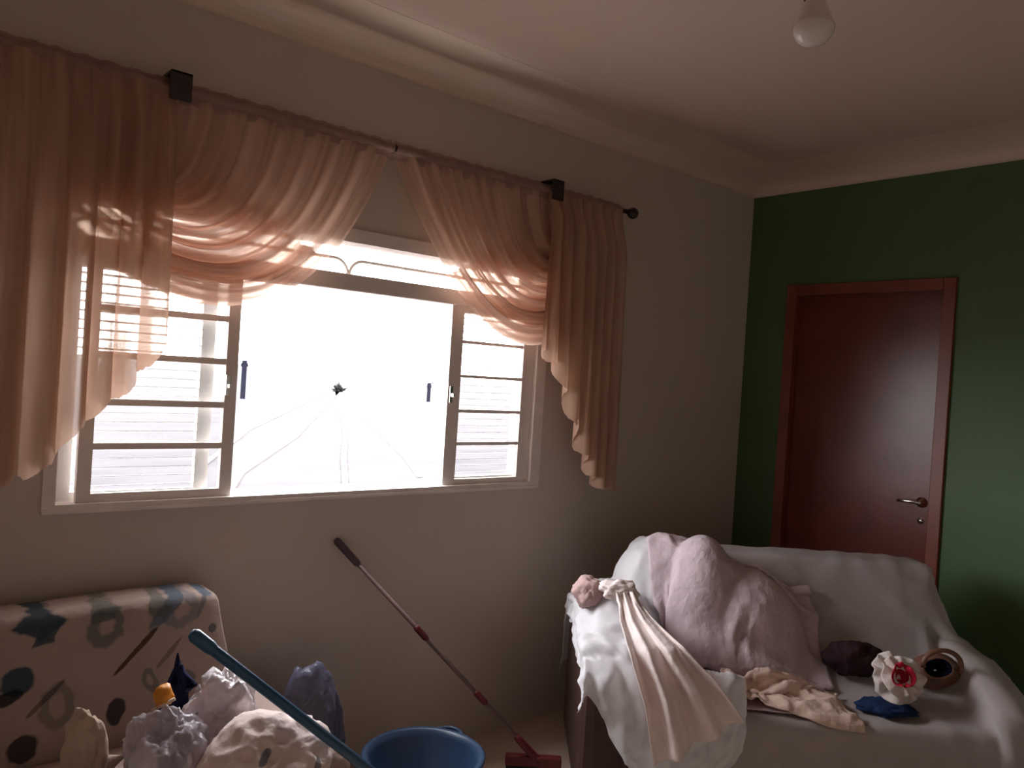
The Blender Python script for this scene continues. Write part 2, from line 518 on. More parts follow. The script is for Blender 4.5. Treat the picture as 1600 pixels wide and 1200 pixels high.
ZS0, ZS1 = 1.088, 1.835
BARS = (1.262, 1.398, 1.543, 1.686)
def sash(x0, x1, y, stl, bot, name, barh):
    s = empty(name, ((x0 + x1) / 2, y, ZS0))
    s.parent = win
    s.matrix_parent_inverse = Matrix.Translation(win.location).inverted()
    bm = bmesh.new()
    box(bm, x0, x0 + stl, y - 0.012, y + 0.012, ZS0, ZS1)
    box(bm, x1 - stl, x1, y - 0.012, y + 0.012, ZS0, ZS1)
    box(bm, x0 + stl, x1 - stl, y - 0.012, y + 0.012, ZS0, ZS0 + bot)
    box(bm, x0 + stl, x1 - stl, y - 0.012, y + 0.012, ZS1 - 0.03, ZS1)
    p = obj('sash_frame', bm, M['frame']); reparent(p, s)
    zs = [ZS0 + bot] + list(BARS) + [ZS1 - 0.03]
    for z in BARS:
        b = boxobj('glazing_bar', (x0 + stl, x1 - stl, y - 0.009, y + 0.009, z - barh, z + barh), M['frame']); reparent(b, s)
    for i in range(5):
        g = boxobj('pane', (x0 + stl, x1 - stl, y - 0.002, y + 0.002, zs[i], zs[i + 1]), M['glass']); reparent(g, s)
    return s
def reparent(o, s):
    o.parent = s
    o.matrix_parent_inverse = Matrix.Translation(s.location).inverted()
    # s itself sits under the window with an inverse, so its world place is its own location
sash(-3.425, -2.953, 0.018, 0.040, 0.030, 'sash', 0.010)
sash(-2.076, -1.615, 0.018, 0.062, 0.026, 'sash', 0.0065)
def louver(x0, x1, y, stl):
    s = empty('louver_leaf', ((x0 + x1) / 2, y, ZS0))
    s.parent = win
    s.matrix_parent_inverse = Matrix.Translation(win.location).inverted()
    bm = bmesh.new()
    box(bm, x0, x0 + stl, y - 0.012, y + 0.012, ZS0, ZS1)
    box(bm, x1 - stl, x1, y - 0.012, y + 0.012, ZS0, ZS1)
    box(bm, x0 + stl, x1 - stl, y - 0.012, y + 0.012, ZS0, ZS0 + 0.03)
    box(bm, x0 + stl, x1 - stl, y - 0.012, y + 0.012, ZS1 - 0.03, ZS1)
    reparent(obj('louver_frame', bm, M['slat']), s)
    z = ZS0 + 0.045
    me = None
    while z < ZS1 - 0.035:
        if me is None:
            bm = bmesh.new()
            box(bm, x0 + stl, x1 - stl, -0.013, 0.013, -0.0009, 0.0009)
            bmesh.ops.rotate(bm, verts=bm.verts, cent=(0, 0, 0), matrix=Matrix.Rotation(math.radians(-8), 3, 'X'))
            me = bpy.data.meshes.new('slat'); bm.to_mesh(me); bm.free(); me.materials.append(M['slat'])
        o = bpy.data.objects.new('slat', me); COL.objects.link(o); o.location = (0, y, z)
        reparent(o, s)
        z += 0.0285
louver(-3.478, -3.018, 0.062, 0.045)
louver(-2.035, -1.612, 0.062, 0.022)
# latch on the meeting stile
for xx in (-2.985, -2.062):
    bm = bmesh.new()
    box(bm, xx - 0.008, xx + 0.008, -0.002, 0.008, 1.43, 1.50, 0.002)
    box(bm, xx - 0.005, xx + 0.005, -0.022, 0.0, 1.455, 1.47, 0.002)
    obj('latch', bm, M['chrome'], win)

# ------------------------------------------------------------------ door
door = tag(empty('door_1', (0.02, -0.693, 0)), kind='structure')
bm = bmesh.new()
cw = 0.058
box(bm, -0.018, TH, DY1 - cw, DY1, 0, DZ, 0.003); box(bm, -0.018, TH, DY0, DY0 + cw, 0, DZ, 0.003)
box(bm, -0.018, TH, DY0 + cw, DY1 - cw, DZ - cw, DZ, 0.003)
obj('door_frame', bm, M['door_frame'], door)
boxobj('door_leaf', (0.03, 0.066, DY0 + cw - 0.004, DY1 - cw + 0.004, 0.0, DZ - cw + 0.004), M['door'], door, 0.003)
bm = bmesh.new()
lathe(bm, [(0, 0), (0.026, 0), (0.026, 0.006), (0.012, 0.010), (0.011, 0.045), (0, 0.047)], (0.032, -1.022, 1.075), (-1, 0, 0), 20)
tube(bm, [(-0.010, -1.026, 1.075), (-0.014, -1.00, 1.077), (-0.015, -0.96, 1.076), (-0.012, -0.925, 1.073)], [0.009, 0.010, 0.009, 0.008], 10)
lathe(bm, [(0, 0), (0.014, 0), (0.014, 0.004), (0, 0.005)], (0.030, -1.022, 0.985), (-1, 0, 0), 16)
obj('door_handle', bm, M['chrome'], door, smooth=True)

# ------------------------------------------------------------------ outside
tag(boxobj('ground', (-60, 160, 0.6, 260, -0.3, -0.1), M['earth']), kind='structure')
def strip(name, pts, w, mat, z=-0.098, parent=None, h=0.02):
    bm = bmesh.new()
    L_ = []; R_ = []
    P = [Vector((x, y, 0)) for x, y in pts]
    for i, p in enumerate(P):
        d = (P[min(i + 1, len(P) - 1)] - P[max(i - 1, 0)]).normalized()
        n = Vector((-d.y, d.x, 0))
        ww = w if not isinstance(w, (list, tuple)) else w[i]
        L_.append(p + n * ww / 2); R_.append(p - n * ww / 2)
    vt = [[bm.verts.new(q + Vector((0, 0, zz))) for q in row] for row, zz in ((L_, z + h), (R_, z + h), (R_, z - .05), (L_, z - .05))]
    for a in range(4):
        for i in range(len(P) - 1):
            bm.faces.new((vt[a][i], vt[a][i + 1], vt[(a + 1) % 4][i + 1], vt[(a + 1) % 4][i]))
    return obj(name, bm, mat, parent)
GR = bpy.data.objects['ground']
strip('kerb', [(-.4, 6.6), (0.6, 8.6), (4.0, 14.0), (20, 42)], [.07, .08, .12, .3], M['track'], parent=GR)
strip('kerb', [(-.6, 7.0), (0.2, 9.2), (3.5, 15.5), (20, 43)], [.07, .08, .12, .3], M['track'], parent=GR)
strip('kerb', [(1.0, 5.5), (1.5, 7.2), (3.0, 10.0), (5.5, 14.5), (20, 42)], [.07, .08, .10, .12, .3], M['track'], parent=GR)
strip('rut', [(20, 42), (8.0, 17.5), (4.2, 9.8), (3.0, 7.6)], [.5, .2, .12, .08], M['rut'], parent=GR, h=0.004)
def post(x, y, h, w, label):
    bm = bmesh.new()
    box(bm, x - w / 2, x + w / 2, y - w / 2, y + w / 2, -0.12, h, 0.02)
    box(bm, x - w * .8, x + w * .8, y - w * .3, y + w * .3, h - .25, h - .1, 0.01)
    tag(obj('fence_post', bm, M['post']), label, 'post')
post(9.19, 30, 1.5, 0.17, 'taller dark post standing outdoors seen through the open window')
post(20.6, 33.0, 0.9, 0.15, 'shorter dark post standing outdoors seen through the open window')
# dark spiky shrub where the kerbs meet
bm = bmesh.new()
for k in range(26):
    a = random.uniform(0, 2 * PI); e = random.uniform(0.15, 1.4); ln = random.uniform(.35, .75)
    c = Vector((20.3, 42.4, -0.1)); d = Vector((math.cos(a) * math.cos(e), math.sin(a) * math.cos(e), math.sin(e)))
    tube(bm, [c, c + d * ln * .5, c + d * ln + Vector((0, 0, -.06))], [.07, .08, .008], 6)
tag(obj('shrub', bm, M['shrub']), 'small dark spiky shrub on bright ground outside the open window', 'shrub')

# ------------------------------------------------------------------ curtain rod
ROD_Y, ROD_Z = -0.10, 2.362
rod = empty('curtain_rod', (-2.457, 0.0, ROD_Z))
tag(rod, 'thin dark curtain rod with brackets fixed above the window', 'curtain rod')
tubeobj('rod', [(-3.80, ROD_Y, ROD_Z), (-1.165, ROD_Y, ROD_Z)], 0.011, M['dark_metal'], rod, 14)
for xx in (-3.238, -1.676):
    bm = bmesh.new()
    box(bm, xx - 0.025, xx + 0.025, -0.010, 0.0, ROD_Z - 0.05, ROD_Z + 0.05, 0.003)
    tube(bm, [(xx, -0.005, ROD_Z + 0.02), (xx, ROD_Y + 0.052, ROD_Z + 0.03)], 0.009, 8)
    box(bm, xx - 0.032, xx + 0.032, ROD_Y - 0.052, ROD_Y - 0.044, ROD_Z - 0.046, ROD_Z + 0.040, 0.002)
    box(bm, xx - 0.032, xx + 0.032, ROD_Y - 0.052, ROD_Y + 0.058, ROD_Z + 0.031, ROD_Z + 0.040, 0.002)
    box(bm, xx - 0.032, xx + 0.032, ROD_Y + 0.050, ROD_Y + 0.058, ROD_Z - 0.010, ROD_Z + 0.040, 0.002)
    obj('bracket', bm, M['dark_metal'], rod, smooth=False)
for xx, s in ((-1.17, 1), (-3.795, -1)):
    bm = bmesh.new()
    lathe(bm, [(0, 0), (0.015, 0), (0.015, 0.008), (0.024, 0.016), (0.028, 0.03), (0.022, 0.045), (0, 0.054)], (xx, ROD_Y, ROD_Z), (s, 0, 0), 18)
    obj('finial', bm, M['dark_metal'], rod, smooth=True)

# ------------------------------------------------------------------ curtains
def sm(a, b, x):
    t = np.clip((x - a) / (b - a), 0, 1)
    return t * t * (3 - 2 * t)

def swag_points(xc, xs, zend, side, c1, c2, nu=150, nv=70, seed=0):
    """threads hang from the rod and sweep to the side point; u = 0 is the inner edge"""
    rng = np.random.default_rng(seed)
    u = np.linspace(0, 1, nu)[:, None]; v = np.linspace(0, 1, nv)[None, :]
    xr = xc + (xs - xc) * u
    T = np.stack([xr + 0 * v, 0 * u + ROD_Z - 0.01 + 0 * v], -1)
    ex = xs + side * (0.02 + 0.10 * (1 - u)); ez = zend + (2.30 - zend) * u ** 0.75
    E = np.stack([ex + 0 * v, ez + 0 * v], -1)
    k = (1 - u)
    k5 = k ** 0.55
    P1 = T + np.stack([side * c1[0] * k ** 2 + 0 * v, -(c1[1] * k5 + 0.05) + 0 * v], -1)
    P2 = E + np.stack([-side * (c2[0] * k) + 0 * v, -(c2[1] * k5 + 0.02) + 0 * v], -1)
    w = v[..., None]
    B = (1 - w) ** 3 * T + 3 * w * (1 - w) ** 2 * P1 + 3 * w * w * (1 - w) * P2 + w ** 3 * E
    ph = np.cumsum(rng.uniform(0.6, 1.5, nu)) / nu
    fold = np.sin(2 * PI * 9 * ph)[:, None] * 0.6 + np.sin(2 * PI * 17 * ph + 1)[:, None] * 0.4
    amp = 0.016 + 0.012 * sm(0, .6, v)
    y = ROD_Y + 0.012 + amp * fold - 0.02 * np.sin(v * PI) * k
    return np.stack([B[..., 0], y, B[..., 1]], -1)

def tail_points(x0, x1, hem, nu=120, nv=60, seed=0, npl=7):
    """straight gathered tail; hem: list of (x, z)"""
    rng = np.random.default_rng(seed)
    u = np.linspace(0, 1, nu); v = np.linspace(0, 1, nv)
    x = x0 + (x1 - x0) * u
    hx = np.array([h[0] for h in hem]); hz = np.array([h[1] for h in hem])
    o = np.argsort(hx)
    zb = np.interp(x, hx[o], hz[o])
    tri = np.abs(((u * npl) % 1) - 0.5) * 2
    zb = zb + 0.030 * (tri - 0.5) + rng.normal(0, 0.003, nu)
    zt = ROD_Z - 0.005
    Z = zt + (zb - zt)[:, None] * v[None, :]
    ph = u * npl + 0.15 * np.sin(u * 9)
    Y = ROD_Y - 0.016 - 0.045 * sm(0, .18, v)[None, :] + (0.010 + 0.024 * v[None, :]) * np.sin(2 * PI * ph)[:, None]
    X = x[:, None] + (0.010 * v[None, :]) * np.cos(2 * PI * ph)[:, None] + 0 * v[None, :]
    return np.stack([X, Y, Z], -1)

def header_points(x0, x1, seed):
    rng = np.random.default_rng(seed)
    nu = 160
    u = np.linspace(0, 1, nu)
    x = x0 + (x1 - x0) * u
    a = np.linspace(-1.2, 2 * PI - 1.9, 13)
    wob = 0.92 + 0.10 * np.sin(u * 120 + rng.uniform(0, 6, nu) * .3)
    prof = [(0.016, -0.038)] + [(0.016 * math.sin(t) , 0.016 * math.cos(t)) for t in np.linspace(PI * .75, 2 * PI + PI * .25, 9)] + [(0.012, 0.032)]
    P = np.zeros((nu, len(prof), 3))
    for j, (py, pz) in enumerate(prof):
        P[:, j, 0] = x
        P[:, j, 1] = ROD_Y + py * wob
        P[:, j, 2] = ROD_Z + pz * wob
    return P

XC = -2.457
def curtain(label, xc, xs, side, zend, c1, c2, tx0, tx1, hem, seed):
    c = empty('curtain', ((xs + xc) / 2, ROD_Y, ROD_Z))
    tag(c, label, 'curtain')
    gridmesh('swag', swag_points(xc, xs, zend, side, c1, c2, seed=seed), M['sheer_swag'], c)
    under = swag_points(xc, xs, zend, side, c1, c2, seed=seed + 40)[:, 20:]       # the cloth doubles back where it is gathered
    under[..., 1] += 0.034; under[..., 2] += 0.014
    gridmesh('swag_underlayer', under, M['sheer_swag'], c)
    gridmesh('tail', tail_points(tx0, tx1, hem, seed=seed + 1), M['sheer_tail'], c)
    gridmesh('header_ruffle', header_points(min(xc, tx0 if side < 0 else xc), max(xc, tx1 if side > 0 else xc), seed + 2), M['header'], c)
    return c
curtain('peach sheer curtain swagged aside above the printed sofa', XC - 0.01, -3.42, -1, 1.90, (0.235, 0.60), (0.47, 0.32),
        -3.765, -3.245, [(-3.77, 1.15), (-3.62, 1.19), (-3.54, 1.22), (-3.44, 1.36), (-3.32, 1.47), (-3.24, 1.60)], 3)
curtain('peach sheer curtain swagged toward the green wall', XC + 0.0, -1.50, 1, 1.86, (0.33, 0.55), (0.38, 0.34),
        -1.71, -1.225, [(-1.225, 1.07), (-1.355, 1.09), (-1.48, 1.28), (-1.57, 1.48), (-1.65, 1.62), (-1.71, 1.66)], 11)

# ------------------------------------------------------------------ bulb on its cord
BX, BY, BZ = -2.37, -1.695, 2.335
lamp = empty('pendant_bulb', (BX, BY, HC))
tag(lamp, 'unlit white bulb in black socket hanging from the ceiling', 'light bulb')
bm = bmesh.new(); lathe(bm, [(0, 0), (0.045, 0), (0.045, -0.012), (0.02, -0.025), (0, -0.026)], (BX, BY, HC), (0, 0, 1), 20)
obj('ceiling_rose', bm, M['bulb_white'], lamp, smooth=True)
tubeobj('cord', [(BX, BY, HC - 0.02), (BX, BY, BZ + 0.165)], 0.004, M['socket'], lamp, 8)
bm = bmesh.new(); lathe(bm, [(0, 0.175), (0.012, 0.172), (0.022, 0.16), (0.025, 0.14), (0.025, 0.102), (0.019, 0.100), (0, 0.1)], (BX, BY, BZ), (0, 0, 1), 20)
obj('socket', bm, M['socket'], lamp, smooth=False)
bm = bmesh.new(); lathe(bm, [(0, 0.102), (0.020, 0.101), (0.027, 0.088), (0.038, 0.055), (0.041, 0.045)], (BX, BY, BZ), (0, 0, 1), 24)
obj('bulb_base', bm, M['bulb_white'], lamp, smooth=True)
bm = bmesh.new()
lathe(bm, [(0.040, 0.046)] + [(0.045 * math.cos(a), 0.038 - 0.040 * math.sin(a)) for a in np.linspace(-0.1, PI / 2 - 0.001, 10)] + [(0, -0.002)], (BX, BY, BZ), (0, 0, 1), 24)
obj('bulb_globe', bm, M['bulb_glass'], lamp, smooth=True)
# ------------------------------------------------------------------ cloth helpers
FW = np.array([math.sin(YAW), math.cos(YAW)])       # the covered sofa's own axes: t runs into its back
RT = np.array([math.cos(YAW), -math.sin(YAW)])      # s runs along its length
def W3(S, T, Z):
    S, T, Z = np.broadcast_arrays(np.asarray(S, float), np.asarray(T, float), np.asarray(Z, float))
    return np.stack([CAM[0] + S * RT[0] + T * FW[0], CAM[1] + S * RT[1] + T * FW[1], Z], -1)
def to_world(P):
    return W3(P[..., 0], P[..., 1], P[..., 2])

class Height:
    """height field used as the surface cloth rests on"""
    def __init__(s, x0, x1, y0, y1, d=0.01):
        s.x0, s.y0, s.d = x0, y0, d
        s.nx, s.ny = int((x1 - x0) / d) + 1, int((y1 - y0) / d) + 1
        s.X, s.Y = np.meshgrid(x0 + d * np.arange(s.nx), y0 + d * np.arange(s.ny), indexing='ij')
        s.h = np.zeros((s.nx, s.ny))
    def smooth(s, n=2):
        for _ in range(n):
            h = np.pad(s.h, 1, mode='edge')
            s.h = (h[1:-1, 1:-1] * 4 + h[:-2, 1:-1] + h[2:, 1:-1] + h[1:-1, :-2] + h[1:-1, 2:]) / 8
        s.grad()
    def grad(s):
        s.gx, s.gy = np.gradient(s.h, s.d)
    def sample(s, x, y):
        fx = np.clip((x - s.x0) / s.d, 0, s.nx - 1.001); fy = np.clip((y - s.y0) / s.d, 0, s.ny - 1.001)
        i, j = fx.astype(int), fy.astype(int)
        a, b = fx - i, fy - j
        def bl(A): return (A[i, j] * (1 - a) * (1 - b) + A[i + 1, j] * a * (1 - b) + A[i, j + 1] * (1 - a) * b + A[i + 1, j + 1] * a * b)
        return bl(s.h), bl(s.gx), bl(s.gy)
    def add(s, P, lift=0.004):
        """raise the field to the given grid of points"""
        Q = P
        for _ in range(2):
            Q2 = np.empty((Q.shape[0] * 2 - 1, Q.shape[1], 3)); Q2[::2] = Q; Q2[1::2] = (Q[1:] + Q[:-1]) / 2
            Q = np.empty((Q2.shape[0], Q2.shape[1] * 2 - 1, 3)); Q[:, ::2] = Q2; Q[:, 1::2] = (Q2[:, 1:] + Q2[:, :-1]) / 2
        q = Q.reshape(-1, 3)
        i = np.rint((q[:, 0] - s.x0) / s.d).astype(int); j = np.rint((q[:, 1] - s.y0) / s.d).astype(int)
        ok = (i >= 0) & (i < s.nx) & (j >= 0) & (j < s.ny)
        np.maximum.at(s.h, (i[ok], j[ok]), q[ok, 2] + lift)
        s.smooth(1)
    def bump(s, cx, cy, rx, ry, top, base, p=2.4):
        r = (np.abs((s.X - cx) / rx) ** p + np.abs((s.Y - cy) / ry) ** p)
        z = base + (top - base) * np.clip(1 - r, 0, 1) ** (1 / p)
        s.h = np.where(r < 1, np.maximum(s.h, z), s.h)

def simulate(P, hf, excess=1.04, steps=90, iters=9, g=-3.0, th=0.006, seed=0, pins=None, jitter=0.004, stiff_bend=0.25, exu=None, exv=None):
    """small position-based cloth solver on a grid; rest lengths = start lengths * excess"""
    rng = np.random.default_rng(seed)
    P = P.copy()
    eu = exu or excess; ev = exv or excess
    def L(A, B): return np.linalg.norm(A - B, axis=-1)
    n, m = P.shape[:2]
    cons = []
    def addc(sa, sb, k, f):
        cons.append((sa, sb, L(P[sa], P[sb]) * f, k))
    S = slice
    for par in (0, 1):
        addc((S(par, n - 1, 2), S(None)), (S(par + 1, n, 2), S(None)), 1.0, eu)
        addc((S(None), S(par, m - 1, 2)), (S(None), S(par + 1, m, 2)), 1.0, ev)
    for par in (0, 1):
        e = (eu + ev) / 2
        addc((S(par, n - 1, 2), S(0, m - 1)), (S(par + 1, n, 2), S(1, m)), 0.5, e)
        addc((S(par, n - 1, 2), S(1, m)), (S(par + 1, n, 2), S(0, m - 1)), 0.5, e)
    for par in (0, 1, 2, 3):
        if par < n - 2: addc((S(par, n - 2, 4), S(None)), (S(par + 2, n, 4), S(None)), stiff_bend, eu)
        if par < m - 2: addc((S(None), S(par, m - 2, 4)), (S(None), S(par + 2, m, 4)), stiff_bend, ev)
    cons2 = []
    for sa, sb, r, k in cons:
        a = P[sa]; b = P[sb]
        q = min(a.shape[0], b.shape[0]), min(a.shape[1], b.shape[1])
        cons2.append((sa, sb, r[:q[0], :q[1]], k))
    P += rng.normal(0, jitter, P.shape)
    P0 = P.copy()
    V = np.zeros_like(P)
    dt = 1 / 60
    for st in range(steps):
        V[..., 2] += g * dt
        V *= 0.985
        Q = P + V * dt
        for it in range(iters):
            for sa, sb, r, k in cons2:
                d = Q[sb] - Q[sa]
                ln = np.linalg.norm(d, axis=-1) + 1e-9
                c = (k * 0.5 * (ln - r) / ln)[..., None] * d
                Q[sa] += c
                Q[sb] -= c
            if pins is not None: Q[pins] = P0[pins]
            h, gx, gy = hf.sample(Q[..., 0], Q[..., 1])
            nr = np.sqrt(1 + gx * gx + gy * gy)
            phi = (Q[..., 2] - h) / nr - th
            hit = phi < 0
            pen = np.where(hit, -phi, 0)
            pen = np.minimum(pen, 0.03)
            Q[..., 0] -= pen * gx / nr; Q[..., 1] -= pen * gy / nr; Q[..., 2] += pen / nr
            # floor
            Q[..., 2] = np.maximum(Q[..., 2], 0.006)
            # friction
            mv = Q - P
            Q = np.where(hit[..., None], P + mv * 0.55, Q) if it == iters - 1 else Q
        V = (Q - P) / dt
        sp = np.linalg.norm(V, axis=-1, keepdims=True)
        V *= np.minimum(1, 1.5 / (sp + 1e-9))
        P = Q
    return P

def pushout(P, hf, th=0.006, n=8):
    P = P.copy()
    for _ in range(n):
        h, gx, gy = hf.sample(P[..., 0], P[..., 1])
        nr = np.sqrt(1 + gx * gx + gy * gy)
        pen = np.clip(th - (P[..., 2] - h) / nr, 0, 0.02)
        P[..., 0] -= pen * gx / nr; P[..., 1] -= pen * gy / nr; P[..., 2] += pen / nr
    return P

def relax(P, n=3):
    for _ in range(n):
        Q = np.pad(P, ((1, 1), (1, 1), (0, 0)), mode='edge')
        A = (Q[:-2, 1:-1] + Q[2:, 1:-1] + Q[1:-1, :-2] + Q[1:-1, 2:]) / 4
        B = P.copy(); B[1:-1, 1:-1] = P[1:-1, 1:-1] * .5 + A[1:-1, 1:-1] * .5
        e = .5
        B[0, 1:-1] = P[0, 1:-1] * .5 + (P[0, :-2] + P[0, 2:]) * .25; B[-1, 1:-1] = P[-1, 1:-1] * .5 + (P[-1, :-2] + P[-1, 2:]) * .25
        B[1:-1, 0] = P[1:-1, 0] * .5 + (P[:-2, 0] + P[2:, 0]) * .25; B[1:-1, -1] = P[1:-1, -1] * .5 + (P[:-2, -1] + P[2:, -1]) * .25
        P = B
    return P

def crinkle(P, amp, freq, seed):
    """push a cloth grid along its normals by ridged noise: soft creases"""
    du = np.gradient(P, axis=0); dv = np.gradient(P, axis=1)
    n = np.cross(du, dv); n /= np.linalg.norm(n, axis=-1, keepdims=True) + 1e-9
    sgn = np.where(n[..., 2:3] < 0, -1.0, 1.0)
    off = Vector((seed * 3.7, seed * 1.9, seed * 5.3))
    a = np.array([0.5 - abs(noise.noise(Vector(q) * freq + off)) * 1.6 + 0.35 * (0.5 - abs(noise.noise(Vector(q) * freq * 2.3 + off * 2)) * 1.6)
                  for q in P.reshape(-1, 3).tolist()]).reshape(P.shape[:2] + (1,))
    return P + n * sgn * np.maximum(a, -0.2) * amp

def resample(path, n):
    path = np.asarray(path, float)
    d = np.concatenate([[0], np.cumsum(np.linalg.norm(np.diff(path, axis=0), axis=1))])
    t = np.linspace(0, d[-1], n)
    return np.stack([np.interp(t, d, path[:, k]) for k in range(path.shape[1])], -1)

# ------------------------------------------------------------------ dark sofa under the dust sheets
S0, S1, T0, T1 = 0.305, 1.87, 2.73, 3.56
so = W3(0.5 * (S0 + S1), T0, 0.0)
def sofabox(name, s0, s1, t0, t1, z0, z1, mat, parent, bev=0.03):
    bm = bmesh.new()
    box(bm, s0, s1, t0, t1, z0, z1, bev)
    for v in bm.verts:
        v.co = Vector(W3(v.co.x, v.co.y, v.co.z).tolist())
    return obj(name, bm, mat, parent)
sofa = empty('sofa', tuple(so.tolist()))
tag(sofa, 'dark brown two seat sofa hidden under white dust sheets before the door', 'sofa')
sofabox('base', S0 + .02, S1 - .02, T0 + .02, T1 - .02, 0.06, 0.30, M['sofa_brown'], sofa)
for a, b in ((S0 + .01, S0 + .18), (S1 - .115, S1 - .015)):
    sofabox('armrest', a, b, T0 + .012, T1 - .06, 0.05, 0.575 if a < 1 else 0.50, M['sofa_brown'], sofa, 0.04)
for a, b in ((S0 + .19, 1.08), (1.085, S1 - .125)):
    sofabox('seat_cushion', a, b, T0 + .0, T1 - .2, 0.30, 0.41, M['sofa_brown'], sofa, 0.03)
sofabox('backrest', S0 + .30, S1 - .06, T1 - .18, T1 - .02, 0.28, 0.835, M['sofa_brown'], sofa, 0.05)
for a in (S0 + .05, S1 - .10):
    for b in (T0 + .04, T1 - .1):
        sofabox('foot', a, a + .05, b, b + .05, 0.0, 0.065, M['sofa_brown'], sofa, 0.004)

hf = Height(-0.2, 2.6, 2.2, 4.0)
def hbox(s0, s1, t0, t1, z):
    hf.h = np.where((hf.X >= s0) & (hf.X <= s1) & (hf.Y >= t0) & (hf.Y <= t1), np.maximum(hf.h, z), hf.h)
hbox(S0 - .01, S1 + .01, T0 - .01, T1, 0.435)
hbox(S0 - .01, S0 + .2, T0 - .01, T1 - .06, 0.615); hbox(S1 - .13, S1 + .01, T0 - .01, T1 - .06, 0.615)
hbox(S0 + .28, S1 - .04, T1 - .21, T1 + .01, 0.87)
hf.smooth(3)
hf0 = hf.h.copy()

# main sheet: built following the sofa, then settled
def sheet_profile(kind):
    if kind == 'seat':
        p = [(T0 - .05, .16), (T0 - .03, .30), (T0 - .012, .42), (T0 + .02, .445), (T1 - .26, .445), (T1 - .215, .52), (T1 - .21, .80), (T1 - .18, .875), (T1 - .02, .875), (T1 + .02, .82), (T1 + .03, .40)]
    else:
        p = [(T0 - .06, .10), (T0 - .035, .30), (T0 - .014, .58), (T0 + .03, .625), (T1 - .30, .625), (T1 - .24, .66), (T1 - .21, .80), (T1 - .18, .87), (T1 - .02, .87), (T1 + .02, .82), (T1 + .03, .40)]
    return np.array(p)
NS, NT = 104, 96
A_, B_ = resample(sheet_profile('seat'), NT), resample(sheet_profile('arm'), NT)
cols = []
s_list = np.concatenate([np.linspace(0.50, S1 + .012, 84), np.full(20, S1 + .02)])
for k, s_ in enumerate(s_list):
    w = float(max(sm(S1 - .17, S1 - .11, s_), 1 - sm(S0 + .17, S0 + .24, s_)))
    pr = A_ * (1 - w) + B_ * w
    drop = 0.0; ss = s_
    if k >= 84:
        drop = 0.022 * (k - 83); ss = s_ + 0.0055 * (k - 83)
        back = sm(3.0, 3.4, pr[:, 0])
        z = np.minimum(pr[:, 1], .63 + .22 * back) - drop
        z = np.maximum(np.minimum(pr[:, 1], z), 0.02)
        cols.append(np.stack([np.full(NT, ss) + back * 0.006 * (k - 83), pr[:, 0], z], -1))
    else:
        cols.append(np.stack([np.full(NT, ss), pr[:, 0], pr[:, 1]], -1))
PA = np.stack(cols)
PA = simulate(PA, hf, exu=1.09, exv=1.04, steps=110, seed=5, jitter=0.006, stiff_bend=0.12)
PA = crinkle(PA, 0.008, 6.0, 1)
sheet = gridmesh('dust_sheet', to_world(PA), M['sheet'])
tag(sheet, 'large white dust sheet draped over the sofa before the wooden door', 'sheet')
hf.add(PA)

# white plastic sheet bunched on the arm by the window wall
hf.bump(0.45, 3.16, 0.16, 0.34, 0.745, 0.55)
hf.bump(0.70, 3.38, 0.22, 0.20, 0.915, 0.60)
hf.smooth(4)
NB, MB_ = 70, 110
cols = []
for k in range(NB):
    f = k / (NB - 1)
    q = max(0.0, (0.12 - f) / 0.12)            # short lip over the outer side of the arm
    s_ = S0 + .0 + max(0, f - .12) / .88 * 0.54
    zb = float(np.interp(s_, [.27, .31, .40, .52, .60, .84], [.56, .53, .37, .20, .06, .36]))
    p = np.array([(T0 - .085, zb), (T0 - .08, max(zb + .04, .50)), (T0 - .055, .60), (T0 + .03, .66), (3.05, .66), (T1 - .01, .66)])
    pr = resample(p, MB_)
    h, _, _ = hf.sample(np.full(MB_, max(s_, S0 + .02)), pr[:, 0])
    z = np.where(pr[:, 0] > T0 + .0, np.maximum(np.minimum(pr[:, 1], h + .05), h + .014), pr[:, 1]) - .07 * q
    cols.append(np.stack([np.full(MB_, s_ - .01 * q), pr[:, 0], z], -1))
PB = np.stack(cols)
PB = simulate(PB, hf, exu=1.06, exv=1.0, steps=10, g=-1.0, seed=8, jitter=0.004, stiff_bend=0.1)
PB[..., 1] -= 0.016 * np.sin(PB[..., 0] * 62 + PB[..., 2] * 6) * (1 - sm(.55, .66, PB[..., 2])) + 0.006
PB = crinkle(relax(PB, 6), 0.018, 8.0, 2)
PB = pushout(PB, hf, 0.008)
tag(gridmesh('plastic_sheet', to_world(PB), M['sheet_b']), 'crumpled translucent white sheet bunched over the sofa arm by the window wall', 'sheet')
hf.add(PB)

# lilac cloth over a propped cushion
hf.bump(0.81, 3.24, 0.19, 0.20, 0.955, 0.44, 2.0)
hf.bump(0.98, 3.22, 0.24, 0.19, 0.83, 0.44, 2.3)
hf.smooth(3)
NC = 74
a = np.linspace(0, 1, NC)
SS, TT = np.meshgrid(0.60 + 0.62 * a, 2.80 + 0.58 * a, indexing='ij')
SS = SS + 0.10 * (TT - 3.1)
h, _, _ = hf.sample(SS, TT)
PC = np.stack([SS, TT, h + .02], -1)
PC = simulate(PC, hf, excess=1.12, steps=80, seed=21, jitter=0.010, stiff_bend=0.12)
PC = crinkle(relax(PC, 2), 0.016, 7.0, 4)
PC = pushout(PC, hf, 0.008)
tag(gridmesh('lilac_cloth', to_world(PC), M['lilac'], thick=0.004), 'heaped dusty lilac cloth propped against the back of covered sofa', 'cloth')
hf.add(PC)

